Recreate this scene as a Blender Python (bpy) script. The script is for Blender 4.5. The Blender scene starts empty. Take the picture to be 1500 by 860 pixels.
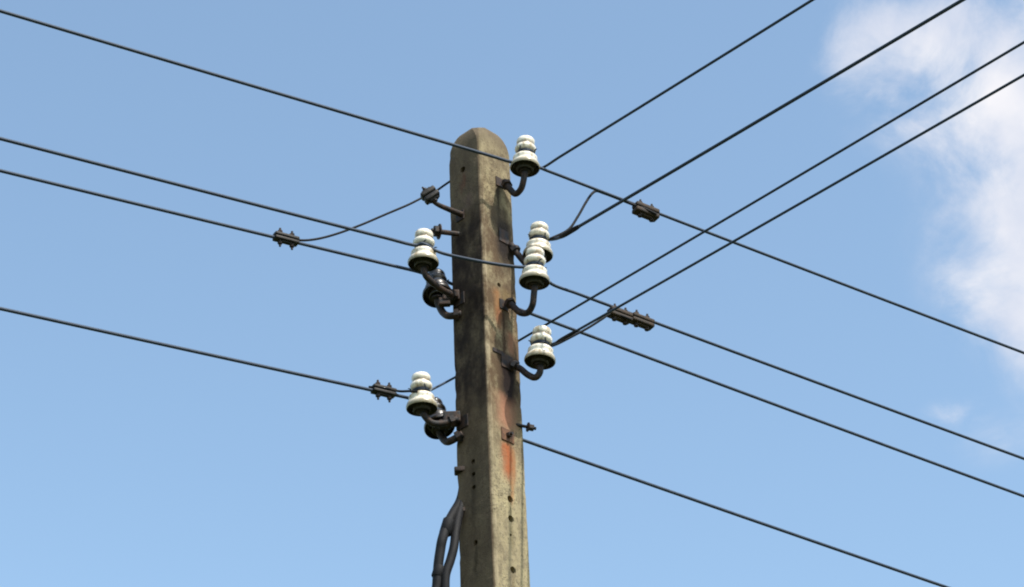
import bpy, bmesh, math, random
from mathutils import Vector, Matrix, noise
random.seed(7)
R_ = math.radians
sc = bpy.context.scene

# ------------------------------------------------------------------ camera
F_PX = 3528.0                       # focal length in pixels of the 1500 px wide photograph
PITCH = R_(33)
CAM = Vector((0, 0, 1.6))
cd = bpy.data.cameras.new('camera'); cam = bpy.data.objects.new('camera', cd)
sc.collection.objects.link(cam)
cam.location = CAM; cam.rotation_euler = (R_(90) + PITCH, 0, 0)
cd.sensor_width = 36; cd.lens = 36 * F_PX / 1500; cd.clip_start = .1; cd.clip_end = 20000
sc.camera = cam
V_F = Vector((0, math.cos(PITCH), math.sin(PITCH)))
V_U = Vector((0, -math.sin(PITCH), math.cos(PITCH)))
V_R = Vector((1, 0, 0))

# ------------------------------------------------------------------ light
SUN_EL, SUN_AZ = R_(55), R_(137)    # azimuth from +Y towards +X: behind the camera, to the right
sd = bpy.data.lights.new('sun', 'SUN'); so = bpy.data.objects.new('sun', sd)
sc.collection.objects.link(so)
sd.energy = 2.5; sd.angle = R_(.5); sd.color = (1, .955, .88)
sun_dir = Vector((math.sin(SUN_AZ) * math.cos(SUN_EL), math.cos(SUN_AZ) * math.cos(SUN_EL), math.sin(SUN_EL)))
so.rotation_euler = sun_dir.to_track_quat('Z', 'Y').to_euler(); so.location = (6, -5, 14)
sc.view_settings.view_transform = 'Standard'; sc.view_settings.look = 'None'
sc.view_settings.exposure = 1.0; sc.view_settings.gamma = 1
sc.cycles.pixel_filter_type = 'BLACKMAN_HARRIS'; sc.cycles.filter_width = 2.0
sc.cycles.max_bounces = 6

# ------------------------------------------------------------------ node maths helper
class G:
    def __init__(s, nt): s.nt = nt
    def n(s, t, **k):
        x = s.nt.nodes.new(t)
        for a, b in k.items(): setattr(x, a, b)
        return x
    def put(s, sock, v):
        if isinstance(v, bpy.types.NodeSocket): s.nt.links.new(v, sock)
        elif isinstance(v, (tuple, list, Vector)) and len(v) == 3 and sock.type == 'RGBA': sock.default_value = (*v, 1)
        else: sock.default_value = v
    def m(s, op, a, b=0.0, c=0.0, clamp=False):
        x = s.n('ShaderNodeMath', operation=op, use_clamp=clamp)
        for i, v in enumerate((a, b, c)): s.put(x.inputs[i], v)
        return x.outputs[0]
    def vm(s, op, a, b=(0, 0, 0)):
        x = s.n('ShaderNodeVectorMath', operation=op)
        s.put(x.inputs[0], a); s.put(x.inputs[1], b)
        return x.outputs['Value'] if op in ('DOT_PRODUCT', 'LENGTH') else x.outputs[0]
    def sm(s, v, lo, hi):          # smoothstep
        x = s.n('ShaderNodeMapRange', interpolation_type='SMOOTHSTEP')
        s.put(x.inputs[0], v); s.put(x.inputs[1], lo); s.put(x.inputs[2], hi)
        return x.outputs[0]
    def mix(s, f, a, b, bt='MIX'):
        x = s.n('ShaderNodeMix', data_type='RGBA', blend_type=bt)
        s.put(x.inputs[0], f); s.put(x.inputs[6], a); s.put(x.inputs[7], b)
        return x.outputs[2]
    def noise(s, vec, scale, det=4, rough=.55, dist=0.0):
        x = s.n('ShaderNodeTexNoise')
        s.put(x.inputs['Vector'], vec); s.put(x.inputs['Scale'], scale); s.put(x.inputs['Detail'], det)
        s.put(x.inputs['Roughness'], rough); s.put(x.inputs['Distortion'], dist)
        return x.outputs[0]
    def mapping(s, vec, scale=(1, 1, 1), loc=(0, 0, 0)):
        x = s.n('ShaderNodeMapping'); s.put(x.inputs[0], vec)
        x.inputs['Scale'].default_value = scale; x.inputs['Location'].default_value = loc
        return x.outputs[0]

# ------------------------------------------------------------------ sky
w = bpy.data.worlds.new('World'); sc.world = w; w.use_nodes = True
nt = w.node_tree; nt.nodes.clear(); g = G(nt)
sky = g.n('ShaderNodeTexSky', sky_type='NISHITA', sun_disc=False)
sky.sun_elevation = SUN_EL; sky.sun_rotation = SUN_AZ
sky.air_density = 1.0; sky.dust_density = 1.6; sky.ozone_density = 1.6
bg = g.n('ShaderNodeBackground'); bg.inputs[1].default_value = SKY_S = .144
out = g.n('ShaderNodeOutputWorld'); nt.links.new(bg.outputs[0], out.inputs[0])
d = g.vm('NORMALIZE', g.n('ShaderNodeTexCoord').outputs['Generated'])
# cloud cover: wisps everywhere, a denser bank in one part of the sky (positions are directions)
f_ = g.m('MAXIMUM', g.vm('DOT_PRODUCT', d, V_F), .05)
u = g.m('DIVIDE', g.vm('DOT_PRODUCT', d, V_R), f_)
v = g.m('DIVIDE', g.vm('DOT_PRODUCT', d, V_U), f_)
front = g.sm(g.vm('DOT_PRODUCT', d, V_F), .1, .4)
n1 = g.noise(d, 9, 7, .58, .3); n2 = g.noise(g.vm('ADD', d, (3.1, 1.7, .4)), 28, 9, .62, .35)
def blob(px, py, rx, ry, amp, p=1.0):
    a = g.m('DIVIDE', g.m('SUBTRACT', u, (px - 750) / F_PX), rx / F_PX)
    b = g.m('DIVIDE', g.m('SUBTRACT', v, (430 - py) / F_PX), ry / F_PX)
    r2 = g.m('ADD', g.m('MULTIPLY', a, a), g.m('MULTIPLY', b, b))
    return g.m('MULTIPLY', g.m('MULTIPLY', g.m('POWER', 2.718, g.m('MULTIPLY', r2, -p)), amp), front)
acc = None
for b_ in ((1580, 320, 165, 145, 1.05), (1560, 150, 190, 75, .85), (1440, 30, 160, 60, .55), (1500, 60, 90, 70, .35), (1235, 90, 45, 45, .3), (1285, 45, 75, 62, .66),
           (1240, 118, 40, 26, .16), (1475, 445, 75, 65, .34), (1388, 604, 42, 20, .34), (1440, 650, 75, 45, .16),
           (1330, 190, 120, 60, .14), (1900, 300, 320, 420, .9)):
    x = blob(*b_); acc = x if acc is None else g.m('ADD', acc, x)
nn = g.m('ADD', g.m('MULTIPLY', n1, .5), g.m('MULTIPLY', n2, .5))
rough = g.m('MULTIPLY', g.m('SUBTRACT', nn, .5), g.m('ADD', g.m('MULTIPLY', g.sm(acc, .02, .35), 3.1), 0.0))
dens = g.m('ADD', acc, rough)
# other clouds of the same kind elsewhere in the sky, away from the clear part seen in the photograph
away = g.m('SUBTRACT', 1.0, g.sm(g.vm('DOT_PRODUCT', d, V_F), .86, .955))
dens2 = g.m('MULTIPLY', g.sm(g.noise(d, 2.6, 8, .6, .4), .5, .72), away)
cov = g.m('MAXIMUM', g.m('MULTIPLY', g.sm(dens, .08, 1.0), .97), g.m('MULTIPLY', dens2, .9))
cloud_col = g.mix(g.sm(g.noise(g.vm('ADD', d, (7, 2, 5)), 22, 4, .5), .35, .7), tuple(c / SKY_S / 2 for c in (.70, .75, .88)), tuple(c / SKY_S / 2 for c in (1.0, .98, 1.0)))
base = g.mix(1.0, sky.outputs[0], (1.0, 1.02, .91), 'MULTIPLY')
col = g.mix(cov, base, cloud_col)
nt.links.new(col, bg.inputs[0])

# ------------------------------------------------------------------ geometry helpers
C = sc.collection
def at(px, py, Y):                  # the point at distance Y in front of the camera seen at a pixel
    r = V_F + V_R * ((px - 750) / F_PX) + V_U * ((430 - py) / F_PX)
    return CAM + r * (Y / r.y)
def on_plane(p, az, px, py):        # the same, in the vertical plane through p with azimuth az
    n = Vector((math.cos(az), -math.sin(az), 0))
    r = V_F + V_R * ((px - 750) / F_PX) + V_U * ((430 - py) / F_PX)
    return CAM + r * (n.dot(p - CAM) / n.dot(r))
def link(name, bm, mat, parent=None, smooth=True, loc=(0, 0, 0)):
    me = bpy.data.meshes.new(name); bm.to_mesh(me); bm.free()
    if smooth:
        for p in me.polygons: p.use_smooth = True
    for m_ in (mat if isinstance(mat, (list, tuple)) else [mat]): me.materials.append(m_)
    o = bpy.data.objects.new(name, me); C.objects.link(o); o.location = loc
    if parent: o.parent = parent
    return o
def tag(o, label, cat, group=None):
    o['label'] = label; o['category'] = cat
    if group: o['group'] = group
    return o
def empty(name, loc):
    o = bpy.data.objects.new(name, None); C.objects.link(o); o.location = loc; o.empty_display_size = .1
    return o
def catmull(pts, n=8):
    P = [Vector(p) for p in pts]; P = [2 * P[0] - P[1]] + P + [2 * P[-1] - P[-2]]; o = []
    for i in range(1, len(P) - 2):
        a, b, c, d_ = P[i - 1:i + 3]
        for k in range(n):
            t = k / n
            o.append(.5 * ((2 * b) + (c - a) * t + (2 * a - 5 * b + 4 * c - d_) * t * t + (3 * b - a - 3 * c + d_) * t ** 3))
    o.append(P[-2]); return o
def tube(bm, pts, r, seg=10, cap=True):
    rr = r if callable(r) else (lambda t: r)
    up = None; rings = []
    n = len(pts)
    for i, p in enumerate(pts):
        t = (pts[min(i + 1, n - 1)] - pts[max(i - 1, 0)]).normalized()
        if up is None: up = t.orthogonal().normalized()
        up = (up - t * up.dot(t)).normalized(); s = t.cross(up)
        q = rr(i / (n - 1))
        rings.append([bm.verts.new(p + (up * math.cos(a) + s * math.sin(a)) * q) for a in (2 * math.pi * k / seg for k in range(seg))])
    for a, b in zip(rings, rings[1:]):
        for k in range(seg): bm.faces.new((a[k], a[(k + 1) % seg], b[(k + 1) % seg], b[k]))
    if cap: bm.faces.new(rings[0][::-1]); bm.faces.new(rings[-1])
def lathe(bm, prof, seg=32, M=Matrix.Identity(4)):
    rings = []
    for r, z in prof:
        if r < 1e-6: rings.append([bm.verts.new(M @ Vector((0, 0, z)))])
        else: rings.append([bm.verts.new(M @ Vector((r * math.cos(a), r * math.sin(a), z))) for a in (2 * math.pi * k / seg for k in range(seg))])
    for a, b in zip(rings, rings[1:]):
        for k in range(seg):
            k2 = (k + 1) % seg
            if len(a) == 1 and len(b) > 1: bm.faces.new((a[0], b[k], b[k2]))
            elif len(b) == 1 and len(a) > 1: bm.faces.new((a[k], a[k2], b[0]))
            elif len(a) > 1: bm.faces.new((a[k], a[k2], b[k2], b[k]))
    bmesh.ops.recalc_face_normals(bm, faces=bm.faces)
def box(bm, c, s, M=Matrix.Identity(4), bev=0):
    b2 = bmesh.new(); bmesh.ops.create_cube(b2, size=1)
    bmesh.ops.scale(b2, vec=s, verts=b2.verts); bmesh.ops.translate(b2, vec=c, verts=b2.verts)
    if bev: bmesh.ops.bevel(b2, geom=b2.edges[:], offset=bev, segments=2, affect='EDGES', profile=.6)
    bmesh.ops.transform(b2, matrix=M, verts=b2.verts)
    me = bpy.data.meshes.new('t'); b2.to_mesh(me); b2.free(); bm.from_mesh(me); bpy.data.meshes.remove(me)
def frame(x, up=Vector((0, 0, 1))): # rotation matrix with local X along x, Z close to up
    x = x.normalized(); y = up.cross(x).normalized(); z = x.cross(y)
    return Matrix((x, y, z)).transposed().to_4x4()

# ------------------------------------------------------------------ materials
def mat(name):
    m_ = bpy.data.materials.new(name); m_.use_nodes = True
    b = m_.node_tree.nodes['Principled BSDF']; return m_, G(m_.node_tree), b
def simple(name, c1, c2, scale, rough, metal=0.0, bump=.0, coat=0.0, spec=.5):
    m_, g, b = mat(name); co = g.n('ShaderNodeTexCoord').outputs['Object']
    n = g.noise(co, scale, 5, .6)
    g.put(b.inputs['Base Color'], g.mix(g.sm(n, .35, .68), c1, c2))
    g.put(b.inputs['Roughness'], g.m('ADD', rough, g.m('MULTIPLY', g.m('SUBTRACT', n, .5), .3)))
    b.inputs['Metallic'].default_value = metal; b.inputs['Coat Weight'].default_value = coat
    b.inputs['Specular IOR Level'].default_value = spec
    if bump:
        bn = g.n('ShaderNodeBump'); bn.inputs['Strength'].default_value = bump; bn.inputs['Distance'].default_value = .002
        g.put(bn.inputs['Height'], n); g.put(b.inputs['Normal'], bn.outputs[0])
    return m_
M_wire = simple('weathered_wire', (.022, .036, .062), (.04, .055, .08), 40, .6, .35)
M_cable = simple('black_cable', (.004, .004, .005), (.010, .010, .012), 30, .7, spec=.25)
M_clamp = simple('dark_clamp_metal', (.012, .011, .011), (.04, .034, .028), 60, .6, .4, .3)
M_clampr = simple('rusty_clamp_metal', (.022, .015, .010), (.06, .036, .02), 60, .75, .2, .4)
M_iron = simple('rusted_iron', (.007, .008, .010), (.055, .028, .016), 38, .7, .2, .8)
M_rust = simple('rust_plate', (.07, .03, .015), (.17, .08, .04), 60, .85, 0, .5)
M_under = simple('underside_shade', (.018, .015, .007), (.045, .038, .02), 50, .7)  # shade under the white skirts painted into the colour
M_brown = simple('brown_glaze', (.012, .009, .006), (.03, .02, .013), 40, .35, 0, 0, .2)
# white glazed porcelain, soot lying in the grooves and in drips
M_por, g, b = mat('white_porcelain'); co0 = g.n('ShaderNodeTexCoord').outputs['Object']
oi = g.n('ShaderNodeObjectInfo'); co = g.vm('ADD', co0, g.vm('MULTIPLY', oi.outputs['Random'], (7.0, 3.0, 5.0)))
dr = g.noise(g.mapping(co, (1, 1, .25)), 55, 5, .6)
sp = g.noise(co, 160, 3, .5)
c_ = g.mix(g.sm(dr, .46, .66), (.85, .785, .66), (.48, .38, .25))
c_ = g.mix(g.m('MULTIPLY', g.sm(sp, .58, .7), .35), c_, (.30, .24, .16))
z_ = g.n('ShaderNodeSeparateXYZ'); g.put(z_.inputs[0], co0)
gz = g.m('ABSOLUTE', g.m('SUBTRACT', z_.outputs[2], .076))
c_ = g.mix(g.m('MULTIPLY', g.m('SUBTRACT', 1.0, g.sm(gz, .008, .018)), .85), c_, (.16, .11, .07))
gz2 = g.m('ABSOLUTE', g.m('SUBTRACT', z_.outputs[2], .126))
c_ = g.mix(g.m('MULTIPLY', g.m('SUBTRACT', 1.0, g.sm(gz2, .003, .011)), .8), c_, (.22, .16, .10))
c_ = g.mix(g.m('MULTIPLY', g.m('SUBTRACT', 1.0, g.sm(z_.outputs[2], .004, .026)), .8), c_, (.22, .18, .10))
g.put(b.inputs['Base Color'], c_); g.put(b.inputs['Roughness'], g.m('ADD', .16, g.m('MULTIPLY', dr, .25)))
b.inputs['Coat Weight'].default_value = .25

# ------------------------------------------------------------------ ground
M_gr, g, b = mat('meadow'); co = g.n('ShaderNodeTexCoord').outputs['Object']
a1 = g.noise(co, .35, 6, .6); a2 = g.noise(co, 14, 5, .7)
c_ = g.mix(g.sm(a1, .35, .65), (.055, .085, .022), (.10, .095, .045))
c_ = g.mix(g.m('MULTIPLY', g.sm(a2, .5, .7), .6), c_, (.03, .05, .015))
g.put(b.inputs['Base Color'], c_); b.inputs['Roughness'].default_value = .95; b.inputs['Specular IOR Level'].default_value = .1
bn = g.n('ShaderNodeBump'); bn.inputs['Distance'].default_value = .05; g.put(bn.inputs['Height'], a2); g.put(b.inputs['Normal'], bn.outputs[0])
bm = bmesh.new(); prev = None; c0 = bm.verts.new((0, 9, 0))
for r in (1, 3, 8, 20, 60, 200, 800, 3000, 9000):
    ring = []
    for k in range(48):
        a = 2 * math.pi * k / 48; x, y = r * math.cos(a), 9 + r * math.sin(a)
        h = 0 if r < 5 else noise.noise(Vector((x / 90, y / 90, 0))) * min(r, 300) / 300 * 4
        ring.append(bm.verts.new((x, y, h if r > 15 else h * .1)))
    for k in range(48):
        k2 = (k + 1) % 48
        bm.faces.new((c0, ring[k], ring[k2]) if prev is None else (prev[k], ring[k], ring[k2], prev[k2]))
    prev = ring
o = link('ground', bm, M_gr); o['kind'] = 'structure'

# ------------------------------------------------------------------ concrete pole
PY = 9.0
LEAN = math.atan(.0377)
pole = empty('utility_pole', (.157, PY, 0)); pole.rotation_euler = (0, -LEAN, 0)
tag(pole, 'weathered grey concrete utility pole with rounded top, bolt holes and rust streaks', 'utility pole')
PM = Matrix.Translation(pole.location) @ Matrix.Rotation(-LEAN, 4, 'Y'); PMI = PM.inverted()
Z_TOP = 8.322
def half(z):                       # half of the visible width at height z
    return .1385 + .0021 * (7.93 - z)
T_CH = .0085
def pole_z(py, px=720, Y=8.93): return (PMI @ at(px, py, Y)).z
S2 = math.sqrt(.5)
# stains, and insulator shadows painted as dark patches: (face 1 right / -1 left, lateral offset, photo y of its top, length m, half width m, colour, strength)
STAINS_SHADOWS = [
    (1, .002, 648, .23, .033, (.34, .105, .04), 1.1), (1, .030, 655, .20, .010, (.32, .16, .07), .8), (1, -.026, 650, .13, .007, (.30, .10, .04), .8),
    (1, .0, 575, .24, .05, (.34, .16, .095), 1.0), (1, .012, 700, .16, .010, (.36, .15, .05), .6),
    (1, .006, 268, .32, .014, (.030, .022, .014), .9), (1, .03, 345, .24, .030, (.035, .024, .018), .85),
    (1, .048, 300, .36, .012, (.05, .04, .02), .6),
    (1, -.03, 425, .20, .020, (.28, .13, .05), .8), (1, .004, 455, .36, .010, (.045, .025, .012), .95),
    (1, -.020, 452, .16, .014, (.24, .10, .05), .8), (1, .045, 480, .16, .022, (.30, .14, .08), .8), (1, .022, 516, .31, .046, (.014, .007, .006), 1.4), (1, .03, 318, .27, .05, (.02, .014, .012), 1.2),  # last two: painted shadows of the insulators on the right face
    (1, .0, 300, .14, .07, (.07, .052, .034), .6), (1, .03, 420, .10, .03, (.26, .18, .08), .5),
    (-1, .0, 250, .12, .016, (.13, .06, .035), .8), (-1, -.02, 262, .10, .012, (.12, .06, .035), .6),
    (-1, .02, 285, .10, .03, (.14, .09, .07), .6), (-1, .0, 680, .3, .02, (.03, .022, .012), .6), (-1, .01, 640, .5, .035, (.05, .035, .02), .4),
    (-1, .0, 795, .20, .012, (.035, .025, .012), .7), (1, .0, 740, .10, .010, (.14, .11, .05), .6), (1, .0, 768, .16, .011, (.15, .12, .06), .6),
    (1, .0, 842, .16, .011, (.14, .10, .05), .5)]
M_con, g, b = mat('weathered_concrete')
co = g.n('ShaderNodeTexCoord').outputs['Object']
sx = g.n('ShaderNodeSeparateXYZ'); g.put(sx.inputs[0], co); X, Y_, Z = sx.outputs
nb = g.noise(co, 5, 6, .62); nf = g.noise(co, 70, 5, .7); nm = g.noise(g.mapping(co, (1, 1, .55)), 17, 8, .68)
ng = g.noise(co, 260, 3, .6)
vo = g.n('ShaderNodeTexVoronoi'); g.put(vo.inputs['Vector'], co); vo.inputs['Scale'].default_value = 95; vo.inputs['Randomness'].default_value = 1
pit = g.m('MULTIPLY', g.m('SUBTRACT', 1.0, g.sm(vo.outputs['Distance'], .14, .30)), g.sm(nb, .45, .6))
c_ = g.mix(g.sm(nb, .3, .7), (.30, .245, .145), (.385, .32, .185))
c_ = g.mix(g.m('MULTIPLY', g.sm(nm, .42, .64), .75), c_, (.17, .135, .085))
c_ = g.mix(g.m('MULTIPLY', g.sm(nf, .5, .66), .65), c_, (.10, .08, .052))
c_ = g.mix(g.m('MULTIPLY', g.sm(ng, .56, .7), .35), c_, (.5, .46, .38))
c_ = g.mix(g.m('MULTIPLY', pit, .6), c_, (.07, .055, .04))
# black algae and soot between the fittings and on top; left face's shade painted in
ul = g.m('MULTIPLY', g.m('ADD', X, Y_), S2); ur = g.m('MULTIPLY', g.m('SUBTRACT', X, Y_), S2)
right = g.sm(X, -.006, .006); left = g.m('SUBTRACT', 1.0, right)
zA, zB, zC, zD = pole_z(640), pole_z(560), pole_z(345), pole_z(295)
band = g.m('MULTIPLY', g.sm(Z, zA, zB), g.m('SUBTRACT', 1.0, g.sm(Z, zC, zD)))
algae_shade = g.m('ADD', .42, g.m('MULTIPLY', band, .62)); algae_shade = g.m('MULTIPLY', algae_shade, g.sm(nm, .02, .66))
c_ = g.mix(g.m('MULTIPLY', left, .72), c_, (.125, .082, .052))  # shade of the left face put into its base colour
c_ = g.mix(g.m('MULTIPLY', g.m('MULTIPLY', algae_shade, left), .95, clamp=True), c_, (.016, .009, .006))
edge = g.m('SUBTRACT', 1.0, g.sm(g.m('ABSOLUTE', g.m('ADD', X, -.005)), .007, .012))
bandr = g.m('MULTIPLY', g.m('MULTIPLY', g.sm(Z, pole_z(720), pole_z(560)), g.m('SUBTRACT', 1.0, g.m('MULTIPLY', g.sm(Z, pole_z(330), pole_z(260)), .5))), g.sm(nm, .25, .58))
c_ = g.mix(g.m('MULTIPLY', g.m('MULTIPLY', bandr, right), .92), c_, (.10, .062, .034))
c_ = g.mix(g.m('MULTIPLY', g.m('MULTIPLY', edge, g.m('SUBTRACT', 1.0, g.sm(Z, pole_z(300), pole_z(240)))), g.sm(nm, .62, .3)), c_, (.36, .29, .19))
topd = g.m('MULTIPLY', g.sm(Z, pole_z(235), pole_z(190)), .75)
c_ = g.mix(topd, c_, (.13, .10, .065))
wob = g.m('MULTIPLY', g.m('SUBTRACT', g.noise(g.mapping(co, (1, 1, .5)), 30, 4, .6), .5), .05)
for side, u0, py, ln, hw, colr, st in STAINS_SHADOWS:
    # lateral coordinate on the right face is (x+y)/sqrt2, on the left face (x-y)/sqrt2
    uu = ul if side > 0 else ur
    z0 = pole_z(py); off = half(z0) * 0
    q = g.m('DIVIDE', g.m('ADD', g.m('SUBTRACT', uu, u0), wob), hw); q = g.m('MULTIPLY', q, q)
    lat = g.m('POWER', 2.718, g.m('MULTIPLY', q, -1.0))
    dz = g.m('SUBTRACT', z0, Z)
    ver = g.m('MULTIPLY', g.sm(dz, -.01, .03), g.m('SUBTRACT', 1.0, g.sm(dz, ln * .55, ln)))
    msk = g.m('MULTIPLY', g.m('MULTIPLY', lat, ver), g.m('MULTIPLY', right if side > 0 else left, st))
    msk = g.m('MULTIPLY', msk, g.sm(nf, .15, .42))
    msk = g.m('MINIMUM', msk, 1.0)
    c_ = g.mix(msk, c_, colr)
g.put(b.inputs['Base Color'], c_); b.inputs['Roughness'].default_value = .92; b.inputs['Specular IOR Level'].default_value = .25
bn = g.n('ShaderNodeBump'); bn.inputs['Strength'].default_value = .9; bn.inputs['Distance'].default_value = .006
g.put(bn.inputs['Height'], g.m('ADD', g.m('MULTIPLY', nf, .7), g.m('SUBTRACT', g.m('MULTIPLY', ng, .4), g.m('MULTIPLY', pit, .9)))); g.put(b.inputs['Normal'], bn.outputs[0])

def section(D, t, nsub=6):          # chamfered square with its corners on the axes
    cs = []
    for i in range(4):
        a = i * math.pi / 2; dirv = Vector((math.cos(a), math.sin(a), 0)); tv = Vector((-math.sin(a), math.cos(a), 0))
        p1 = dirv * (D - t) - tv * t; p2 = dirv * (D - t) + tv * t
        a2 = a + math.pi / 2; d2 = Vector((math.cos(a2), math.sin(a2), 0)); t2 = Vector((-math.sin(a2), math.cos(a2), 0))
        p3 = d2 * (D - t) - t2 * t
        cs += [p1, (p1 + p2) / 2 + dirv * t * .15, p2]
        for k in range(1, nsub): cs.append(p2.lerp(p3, k / nsub))
    return cs
bm = bmesh.new(); rings = []
zs = [0, 1, 2, 3, 4, 4.8]; z = 5.2
while z < Z_TOP - .13: zs.append(z); z += .02
CAPH = .125
zs += [Z_TOP - CAPH + CAPH * math.sin(R_(a)) for a in range(0, 91, 6)]
for z in zs:
    h = half(z); tt = max(0, (z - (Z_TOP - CAPH)) / CAPH)
    s_ = .55 + .45 * math.sqrt(max(0, 1 - tt ** 2.5)) if tt > 0 else 1
    t = T_CH + .034 * tt ** 1.5
    sec = section((h + T_CH) * s_, t * s_)
    ring = []
    for p in sec:
        q = Vector((p.x, p.y, z))
        e = noise.noise(q * 28) * .0009 + noise.noise(q * 9 + Vector((5, 5, 5))) * .0006
        corner = abs(abs(p.x) - abs(p.y)) > (h * .8) * s_
        chip = max(0, noise.noise(q * 17 + Vector((9, 3, 1))) - .30) * .014 if corner else 0
        q -= Vector((p.x, p.y, 0)).normalized() * (chip - e); ring.append(bm.verts.new(q))
    rings.append(ring)
for a, b_ in zip(rings, rings[1:]):
    n = len(a)
    for k in range(n): bm.faces.new((a[k], a[(k + 1) % n], b_[(k + 1) % n], b_[k]))
bm.faces.new(rings[0][::-1])
c0 = bm.verts.new((0, 0, Z_TOP + .006)); n = len(rings[-1])
for k in range(n): bm.faces.new((rings[-1][k], rings[-1][(k + 1) % n], c0))
bmesh.ops.recalc_face_normals(bm, faces=bm.faces)
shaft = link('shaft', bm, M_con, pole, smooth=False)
NR, NL = Vector((S2, -S2, 0)), Vector((-S2, -S2, 0))
def face_d(z): return (half(z) + T_CH) * S2          # distance of a face from the axis
def face_point(side, py, u0=0.0, out_=0.0):
    z = pole_z(py); n_ = NR if side > 0 else NL
    t_ = Vector((S2, S2, 0)) if side > 0 else Vector((S2, -S2, 0))
    return n_ * (face_d(z) + out_) + t_ * u0 + Vector((0, 0, z))
HOLES = [(1, 420, -.012, .010), (1, 733, 0, .0155), (1, 762, 0, .0155), (1, 786, -.005, .006), (1, 837, 0, .0155), (1, 905, 0, .0115), (1, 935, 0, .0115),
         (-1, 247, -.006, .015), (-1, 676, 0, .0105), (-1, 695, 0, .0105), (-1, 714, 0, .0105), (-1, 795, 0, .0115), (-1, 880, 0, .009)]
bm = bmesh.new()
for side, py, u0, r in HOLES:
    p = face_point(side, py, u0); n_ = NR if side > 0 else NL
    Mx = Matrix.Translation(p) @ n_.to_track_quat('Z', 'Y').to_matrix().to_4x4()
    b2 = bmesh.new(); bmesh.ops.create_cone(b2, cap_ends=True, segments=14, radius1=r * .92, radius2=r * 1.25, depth=.14, matrix=Mx)
    me = bpy.data.meshes.new('t'); b2.to_mesh(me); b2.free(); bm.from_mesh(me); bpy.data.meshes.remove(me)
cut = link('cutter', bm, M_con, pole, smooth=False)
md = shaft.modifiers.new('holes', 'BOOLEAN'); md.object = cut; md.operation = 'DIFFERENCE'; md.solver = 'EXACT'
bpy.context.view_layer.update()
dg = bpy.context.evaluated_depsgraph_get()
new = bpy.data.meshes.new_from_object(shaft.evaluated_get(dg)); shaft.modifiers.clear(); shaft.data = new; new.name = 'shaft'
bpy.data.objects.remove(cut)

def hex_bolt(parent, side, py, u0=0.0, r=.014, L=.02, m_=None, name='bolt', plate=True):
    n_ = NR if side > 0 else NL
    p = face_point(side, py, u0)
    Mx = Matrix.Translation(p) @ n_.to_track_quat('Z', 'Y').to_matrix().to_4x4()
    bm = bmesh.new()
    if plate: lathe(bm, [(0, -.004), (r * 2, -.004), (r * 2, .003), (r * 1.9, .0045), (0, .0045)], 20, Mx)
    bmesh.ops.create_cone(bm, cap_ends=True, segments=6, radius1=r * 1.15, radius2=r * 1.08, depth=.016, matrix=Mx @ Matrix.Translation((0, 0, .0125)))
    bmesh.ops.create_cone(bm, cap_ends=True, segments=10, radius1=r * .6, radius2=r * .55, depth=L, matrix=Mx @ Matrix.Translation((0, 0, .02 + L / 2)))
    return link(name, bm, m_ or M_iron, parent, smooth=False)
def plate(parent, side, py, u0, wd, hg, m_, th=.006):
    n_ = NR if side > 0 else NL; t_ = Vector((S2, S2, 0)) if side > 0 else Vector((S2, -S2, 0))
    p = face_point(side, py, u0); Mx = Matrix((t_, n_ * -1, Vector((0, 0, 1)))).transposed().to_4x4(); Mx = Matrix.Translation(p) @ Mx
    bm = bmesh.new(); box(bm, (0, -th / 2 + .001, 0), (wd, th, hg), Mx, .0015)
    return link('washer_plate', bm, m_, parent, smooth=False)
plate(pole, 1, 640, 0, .075, .06, M_rust); hex_bolt(pole, 1, 640, 0, .012, .012, M_iron)
plate(pole, 1, 266, .02, .05, .05, M_iron); plate(pole, 1, 344, .03, .06, .07, M_iron)
plate(pole, 1, 447, .01, .05, .05, M_iron); plate(pole, 1, 530, .015, .07, .07, M_iron)
plate(pole, 1, 521, -.040, .060, .020, M_iron); plate(pole, -1, 312, -.03, .05, .05, M_iron); plate(pole, -1, 432, -.05, .06, .06, M_iron); plate(pole, -1, 612, -.05, .06, .06, M_iron)
# long through-bolts sticking out at the sides
def rod(name, a, b_, r, m_, nut=True):
    bm = bmesh.new(); a, b_ = PMI @ a, PMI @ b_; tube(bm, [a, b_], r, 10)
    if nut:
        d_ = (b_ - a).normalized()
        Mx = Matrix.Translation(b_ - d_ * .022) @ d_.to_track_quat('Z', 'Y').to_matrix().to_4x4()
        bmesh.ops.create_cone(bm, cap_ends=True, segments=6, radius1=r * 2.3, radius2=r * 2.3, depth=.02, matrix=Mx)
        bmesh.ops.create_cone(bm, cap_ends=True, segments=18, radius1=r * 3, radius2=r * 3, depth=.005, matrix=Mx @ Matrix.Translation((0, 0, -.014)))
    return link(name, bm, m_, pole, smooth=False)
rod('through_bolt', at(672, 343, 8.94), at(632, 338, 8.90), .012, M_iron)
rod('through_bolt', at(755, 622, 8.97), at(785, 628, 9.0), .007, M_iron)
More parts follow.
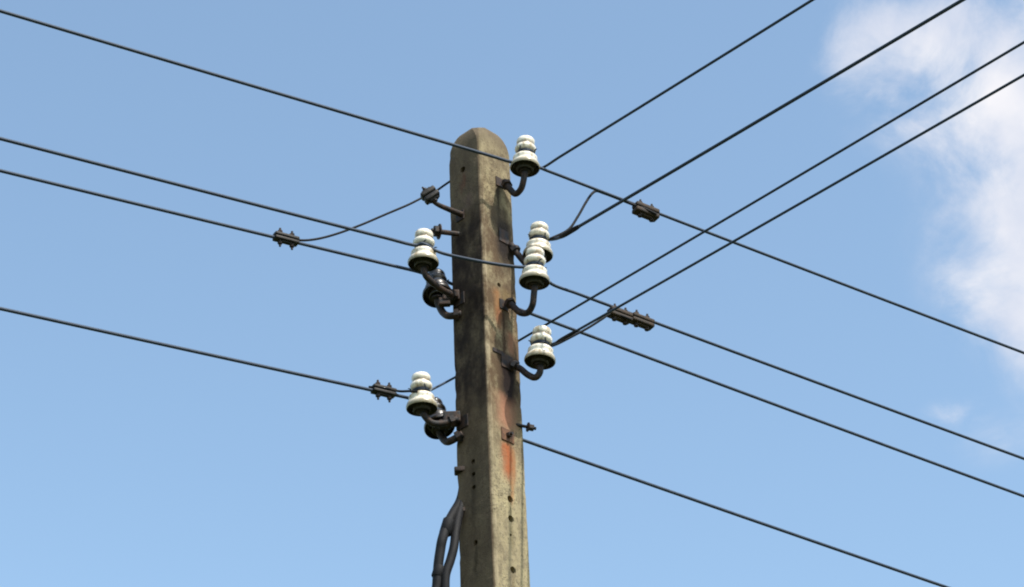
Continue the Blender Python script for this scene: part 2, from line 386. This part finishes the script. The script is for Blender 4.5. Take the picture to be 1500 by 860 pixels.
# ------------------------------------------------------------------ insulators
OUT = [(.026, .163), (.036, .160), (.0405, .153), (.0415, .143), (.0405, .136), (.0360, .130), (.0365, .123), (.0440, .117), (.0480, .110), (.0485, .102), (.045, .093), (.036, .086),
       (.0325, .080), (.0325, .072), (.040, .065), (.050, .060), (.0555, .053), (.0560, .043), (.0520, .036), (.0540, .030), (.0625, .022), (.0680, .010), (.0690, .0), (.066, -.005)]
INN = [(.066, -.005), (.062, .002), (.056, .016), (.046, .024), (.041, .018), (.039, -.012), (.036, -.020), (.031, -.017), (.028, .0), (.016, .006), (0, .006)]
def make_body(mo, mi, name):
    bm = bmesh.new(); lathe(bm, [(0, .1625)] + OUT, 40)
    o = link(name, bm, mo)
    bm = bmesh.new(); lathe(bm, INN, 40)
    return o, link('petticoat', bm, mi)
b_white, i_white = make_body(M_por, M_under, 'porcelain_body')
b_brown, i_brown = make_body(M_brown, M_brown, 'porcelain_body')
bm = bmesh.new(); k_ = 28
pts = [Vector((.0365 * math.cos(2 * math.pi * k / k_ * 1.9), .0365 * math.sin(2 * math.pi * k / k_ * 1.9), .072 + .012 * k / k_)) for k in range(k_ + 1)]
tube(bm, pts, .0036, 6)
for a_, sg in ((2.6, 1), (5.5, -1)):
    p0 = Vector((.037 * math.cos(a_), .037 * math.sin(a_), .076)); tv = Vector((-math.sin(a_), math.cos(a_), 0)) * sg
    tube(bm, catmull([p0, p0 * 1.02 + tv * .02, p0 * 1.08 + tv * .03 + Vector((0, 0, .006)), p0 * 1.2 + tv * .038 + Vector((0, 0, -.004))], 5), .0028, 6)
b_tie = link('tie_wire', bm, M_wire)
used = set()
GRP = 'pin insulators on the concrete pole'
def insulator(px, py, Y, hook, label, brown=False, tilt=(0, 0), tie_rot=0.0, hr=.0145):
    """px, py: the middle of the skirt rim in the photograph; hook: (px, py, Y) way points down to the pole"""
    c = at(px, py, Y); e = empty('pin_insulator', c); tag(e, label, 'insulator', GRP)
    rot = (tilt[0], tilt[1], random.random() * 3)
    for src in ((b_brown, i_brown, b_tie) if brown else (b_white, i_white, b_tie)):
        if src.name in used: o = src.copy(); C.objects.link(o)
        else: o = src; used.add(src.name)
        o.parent = e; o.rotation_euler = rot; o.location = (0, 0, 0)
        o.name = src.name.split('.')[0]
    up = (Matrix.Rotation(tilt[1], 3, 'Y') @ Matrix.Rotation(tilt[0], 3, 'X')) @ Vector((0, 0, 1))
    pts = [up * .02, up * -.012] + [at(*h) - c for h in hook]
    bm = bmesh.new(); tube(bm, catmull(pts, 8), hr, 12)
    lathe(bm, [(0, -.010), (hr * 1.7, -.010), (hr * 1.9, -.016), (hr * 1.7, -.024), (0, -.024)], 18)
    link('hook', bm, M_iron, e)
    bm = bmesh.new(); a_, b_ = pts[-1], pts[-2]; q = a_.lerp(b_, .42); dv = (b_ - a_).normalized()
    bmesh.ops.create_cone(bm, cap_ends=True, segments=6, radius1=hr * 1.75, radius2=hr * 1.75, depth=.02, matrix=Matrix.Translation(q) @ dv.to_track_quat('Z', 'Y').to_matrix().to_4x4())
    link('nut', bm, M_iron, e, smooth=False)
    return c
R1 = insulator(769, 246, 8.825, [(767, 264, 8.825), (763, 277, 8.845), (755, 284, 8.88), (747, 277, 8.90), (739, 266, 8.93)],
               'topmost white porcelain insulator beside the rounded pole top', tilt=(.01, .03))
R2A = insulator(788, 374, 8.95, [(787, 388, 8.95), (776, 391, 8.95), (763, 378, 8.955), (748, 358, 8.97)],
                'white insulator behind the middle right pair, upper of the two', tilt=(.03, .04))
R2B = insulator(783, 413, 8.80, [(782, 432, 8.80), (780, 447, 8.815), (773, 458, 8.85), (762, 458, 8.87), (752, 449, 8.90), (744, 441, 8.93)],
                'white insulator in front of the middle right pair, above a curved iron hook', tilt=(0, -.05))
R3 = insulator(791, 529, 8.855, [(791, 545, 8.855), (784, 553, 8.865), (773, 549, 8.89), (762, 540, 8.94), (748, 533, 8.95)],
               'lowest white insulator on the right side, above the rust streaks', tilt=(.02, .06))
L1 = insulator(620, 386, 8.74, [(624, 404, 8.74), (636, 416, 8.78), (652, 427, 8.84), (668, 434, 8.92)],
               'white insulator on the upper left side of the pole', tilt=(0, -.03))
L2 = insulator(641, 433, 9.02, [(644, 449, 9.02), (650, 459, 9.0), (659, 463, 8.97), (676, 460, 8.96)],
               'dark brown insulator tucked below the upper left white one', brown=True, tilt=(-.22, .30), hr=.0165)
L3 = insulator(618, 598, 8.90, [(624, 612, 8.90), (634, 620, 8.91), (650, 620, 8.93), (670, 614, 8.94)],
               'white insulator on the lower left side of the pole', tilt=(.02, -.05))
L4 = insulator(644, 626, 9.03, [(648, 641, 9.03), (654, 647, 9.0), (662, 645, 8.97), (678, 636, 8.96)],
               'dark brown insulator tucked below the lower left white one', brown=True, tilt=(-.22, .30), hr=.0165)

# ------------------------------------------------------------------ wires
AZ_A, AZ_B, SPAN = R_(60), R_(-40), 38.0
K_SAG = .0014
def run(p, az, sgn, end, n=44):
    q = on_plane(p, az, *end); dd = math.hypot(q.x - p.x, q.y - p.y)
    s = (q.z - p.z - K_SAG * dd * dd) / dd
    h = Vector((math.sin(az), math.cos(az), 0)) * sgn
    return [p + h * t + Vector((0, 0, s * t + K_SAG * t * t)) for t in (SPAN * (k / n) ** 1.5 for k in range(n + 1))]
def wire(name, pts, r, label, group, m_=None):
    c = pts[0].copy(); bm = bmesh.new()
    c = min(pts, key=lambda p: (p - Vector((0, 9, 8))).length).copy()
    tube(bm, [p - c for p in pts], r, 8)
    return tag(link(name, bm, m_ or M_wire, None, True, c), label, 'wire', group)
GA, GB = 'wires crossing from upper left to lower right', 'wires leaving to the upper right'
RA, RB, RT = .0076, .0062, .0055
def through(name, l_start, mid, r_start, l_end, r_end, label, r=RA):
    L = run(l_start, AZ_A, -1, l_end)[::-1]; Rr = run(r_start, AZ_A, 1, r_end)
    core = catmull([L[-2], L[-1]] + mid + [Rr[0], Rr[1]], 6)
    return wire(name, L[:-2] + core + Rr[2:], r, label, GA)
pA1 = at(752, 238, 8.81); pA1r = at(794, 247, 8.83)
through('power_line_wire', pA1, [at(764, 236, 8.88), at(776, 238, 8.89)], pA1r, (0, 16), (1500, 517),
        'topmost wire running from upper left across the pole top to lower right')
through('power_line_wire', at(606, 359, 8.69), [at(620, 357, 8.69), at(638, 367, 8.71), at(660, 374, 8.72), at(714, 385, 8.74), at(758, 391, 8.765), at(776, 391, 8.775), at(794, 399, 8.79)], at(808, 416, 8.83), (0, 203), (1500, 672),
        'second wire from the top on the left, crossing in front of the pole')
through('power_line_wire', at(612, 398, 9.01), [at(632, 405, 9.06), at(650, 411, 9.10)], at(672, 420, 9.12), (0, 250), (1500, 727),
        'third wire from the top on the left, passing behind the pole')
through('power_line_wire', at(602, 584, 8.98), [at(630, 595, 9.07), at(655, 606, 9.09)], at(676, 613, 9.115), (0, 452), (1380, 858),
        'lowest wire, running behind the pole down to the bottom right')
# the anchored branch line
def sleeve(parent, a, b_, r):
    bm = bmesh.new(); n_ = 14
    tube(bm, [a.lerp(b_, k / n_) - parent.location for k in range(n_ + 1)], lambda t: r * (1 - .45 * (2 * t - 1) ** 4), 10)
    return link('splice_sleeve', bm, M_cable, parent)
def branch(start, mid, end, label, r):
    rr = run(start, AZ_B + math.pi, 1, end)
    pts = catmull(mid + [rr[0], rr[1]], 6) + rr[2:]
    return wire('branch_wire', pts, r, label, GB), rr
w1, _ = branch(at(793, 246.5, 8.85), [at(772, 238, 8.90), at(782, 243, 8.88)], (1190, 0), 'steepest thin wire rising right from the topmost insulator', RB)
w2, r2 = branch(at(822, 347, 8.90), [at(790, 350, 9.0), at(804, 351, 8.97)], (1405, 3), 'thick wire rising right from the middle right insulators', RA)
w3, _ = branch(at(748, 506, 9.20), [at(612, 574, 8.95), at(626, 573, 8.96), at(640, 567, 8.99), at(668, 552, 9.10), at(700, 534, 9.19), at(724, 520, 9.21)], (1500, 62), 'long thin wire coming from the lower left insulator behind the pole and rising right', RT)
w4, r4 = branch(at(812, 503, 8.85), [at(786, 507, 8.90), at(798, 506, 8.89)], (1500, 110), 'lowest thin wire rising right from the lowest right insulator', RT)
def on_run(start, az, px, py): return on_plane(start, az, px, py)
sleeve(w2, on_run(r2[0], AZ_B, 820, 348.3), on_run(r2[0], AZ_B, 850, 330.5), .0115)
sleeve(w4, on_run(r4[0], AZ_B, 815, 501.5), on_run(r4[0], AZ_B, 846, 484), .0085)

# ------------------------------------------------------------------ clamps
def clamp(p, axis, L, hgt, wd, label, m_=None, bolts=2, bolt_len=.03, roll=0.0, single=False):
    """parallel groove clamp: two jaws held by bolts, wires between them"""
    m_ = m_ or M_clamp
    e = empty('groove_clamp', p); tag(e, label, 'wire clamp', 'clamps on the wires')
    e.rotation_mode = 'QUATERNION'
    e.rotation_quaternion = (frame(axis) @ Matrix.Rotation(roll, 4, 'X')).to_quaternion()
    jh = hgt / 2 - .002
    for sg in (1, -1):
        bm = bmesh.new(); box(bm, (0, 0, sg * (jh / 2 + .002)), (L, wd, jh), bev=jh * .3)
        box(bm, (0, 0, sg * (jh + .004)), (L * .62, wd * .5, jh * .55), bev=jh * .15)
        link('jaw', bm, m_, e)
    for k in range(bolts):
        x = (k - (bolts - 1) / 2) * L * .5; bm = bmesh.new()
        bmesh.ops.create_cone(bm, cap_ends=True, segments=10, radius1=.005, radius2=.005, depth=hgt + .03 + bolt_len, matrix=Matrix.Translation((x, 0, .015 - bolt_len / 2)))
        bmesh.ops.create_cone(bm, cap_ends=True, segments=6, radius1=.011, radius2=.011, depth=.010, matrix=Matrix.Translation((x, 0, hgt / 2 + .012)))
        bmesh.ops.create_cone(bm, cap_ends=True, segments=6, radius1=.011, radius2=.011, depth=.011, matrix=Matrix.Translation((x, 0, -hgt / 2 - .011)))
        link('bolt', bm, M_iron, e, smooth=False)
    return e
hA = Vector((math.sin(AZ_A), math.cos(AZ_A), -.06))
pC1 = on_plane(at(612, 398, 9.01), AZ_A, 419, 350); pC4 = on_plane(at(602, 584, 8.98), AZ_A, 562, 573)
pC2 = on_plane(pA1r, AZ_A, 946, 310); pA2r = at(808, 416, 8.83)
pC3a = on_plane(pA2r, AZ_A, 908, 462); pC3b = on_plane(pA2r, AZ_A, 940, 471)
hAL = Vector((math.sin(AZ_A), math.cos(AZ_A), .05))
clamp(pC1, hAL, .115, .034, .040, 'dark clamp with hanging bolts at far left of the pole, on the third wire')
clamp(pC4, hAL, .110, .034, .040, 'dark clamp with hanging bolts beside the lower left insulator')
clamp(pC2, hA, .125, .050, .050, 'chunky brown black clamp on the topmost wire, right of the pole', M_clampr, bolt_len=.004)
clamp(pC3a, hA, .112, .040, .046, 'left one of two clamps side by side on the second wire', M_clampr, bolt_len=.004)
clamp(pC3b, hA, .112, .040, .046, 'right one of two clamps side by side on the second wire', M_clampr, bolt_len=.008)
pC5 = at(630, 286, 8.83)
c5a = (at(650, 272, 8.83) - at(612, 297, 8.83))
clamp(pC5, c5a, .075, .052, .045, 'small dark clamp beside the upper left edge of the pole', bolts=1, bolt_len=.006)
# jumpers
def jumper(pts, r, label):
    P_ = catmull(pts, 8); return wire('jumper_wire', P_, r, label, 'short jumper wires joining the lines', M_cable)
YC1 = pC1.y
def ys(pxs, y0, y1):
    n = len(pxs) - 1; return [at(a, b_, y0 + (y1 - y0) * k / n) for k, (a, b_) in enumerate(pxs)]
jumper(ys([(402, 342), (419, 347), (440, 352), (465, 350), (495, 342), (530, 329), (565, 314), (598, 300), (618, 290), (634, 283), (650, 272), (676, 254)], YC1, 9.14), RT,
       'slack jumper rising from the far left clamp to the upper left edge of the pole')
jumper(ys([(962, 314), (945, 306), (925, 299), (900, 289), (884, 283), (874, 280), (867, 284), (858, 297), (846, 318), (832, 337), (806, 350)], pC2.y - .01, 8.93), RB,
       'curved jumper from the topmost wire down to the middle right insulators')
jumper(ys([(925, 468), (905, 461), (892, 461), (881, 468), (862, 480), (838, 493), (814, 505), (800, 508)], pC3a.y - .01, 8.90), RT,
       'curved jumper from the side by side clamps down to the lowest right insulator')
jumper([at(540, 567, pC4.y - .02), at(562, 568, pC4.y - .02), at(584, 573, 8.93), at(600, 573, 8.86), at(612, 574, 8.845)], RT,
       'short jumper from the lower left clamp to the insulator beside it')
# bracket that holds the small upper left clamp
bm = bmesh.new(); c = at(674, 314, 8.93)
tube(bm, [p - c for p in catmull([at(630, 292, 8.83), at(642, 300, 8.85), at(658, 307, 8.89), at(678, 315, 8.94)], 6)], lambda t: .009 + .005 * t, 10)
tag(link('clamp_bracket', bm, M_iron, None, True, c), 'short dark iron arm holding the small clamp at the upper left of the pole', 'bracket')

for px, py in ((661, 436), (662, 614)):
    bm = bmesh.new(); p = PMI @ at(px, py, 8.975)
    box(bm, p, (.075, .060, .050), Matrix.Identity(4), .006); box(bm, p + Vector((-.03, -.01, -.03)), (.05, .03, .035), Matrix.Identity(4), .004)
    link('bracket', bm, M_iron, pole, smooth=False)
# ------------------------------------------------------------------ clips
for px, py in ((669, 690), (668, 750)):
    p = PMI @ at(px + 5, py, 8.985); bm = bmesh.new()
    box(bm, p, (.05, .05, .022), Matrix.Identity(4), .006); link('cable_clip', bm, M_iron, pole, smooth=False)
# ------------------------------------------------------------------ black service cables down the left side
def drop(pts, r, label):
    P_ = catmull(pts, 10); c = P_[0].copy(); bm = bmesh.new(); tube(bm, [p - c for p in P_], r, 12)
    return tag(link('service_cable', bm, M_cable, None, True, c), label, 'cable', 'black cables down the left side of the pole')
def left_edge(z): return PM @ Vector((-half(z) - .02, -.01, z))
ca = drop([at(690, 640, 9.10), at(684, 670, 9.08), at(680, 705, 9.06), at(675, 732, 9.02), at(664, 752, 8.95), at(655, 769, 8.90), at(648, 790, 8.87), at(645, 806, 8.87), at(642, 828, 8.87), at(640, 858, 8.87), at(637, 900, 8.88)]
          + [left_edge(z) + Vector((-.06 * max(0, (z - 4) / 2), 0, 0)) for z in (5.3, 4.8, 4.0, 3.0, 2.0, 1.0, .02)], .0205,
          'outer of two thick black cables hanging at the lower left of the pole')
cb = drop([at(694, 640, 9.08), at(688, 690, 9.05), at(681, 725, 9.02), at(673, 750, 8.97), at(668, 775, 8.92), at(665, 800, 8.89), at(660, 820, 8.88), at(653, 842, 8.87), at(652, 868, 8.87), at(650, 905, 8.88)]
          + [left_edge(z) + Vector((.012, -.04, 0)) for z in (5.3, 4.8, 4.0, 3.0, 2.0, 1.0, .02)], .0190,
          'inner of two thick black cables, close to the lower left pole edge')
def wrap(parent, a, rx, h):
    bm = bmesh.new(); lathe(bm, [(rx * .9, -h / 2), (rx, -h / 2 + .004), (rx, h / 2 - .004), (rx * .9, h / 2)], 18, Matrix.Translation(a - parent.location) @ Matrix.Rotation(.25, 4, 'Y'))
    return link('tape_wrap', bm, M_cable, parent)
wrap(ca, at(655, 772, 8.89), .026, .07); wrap(ca, at(642, 838, 8.87), .024, .05)
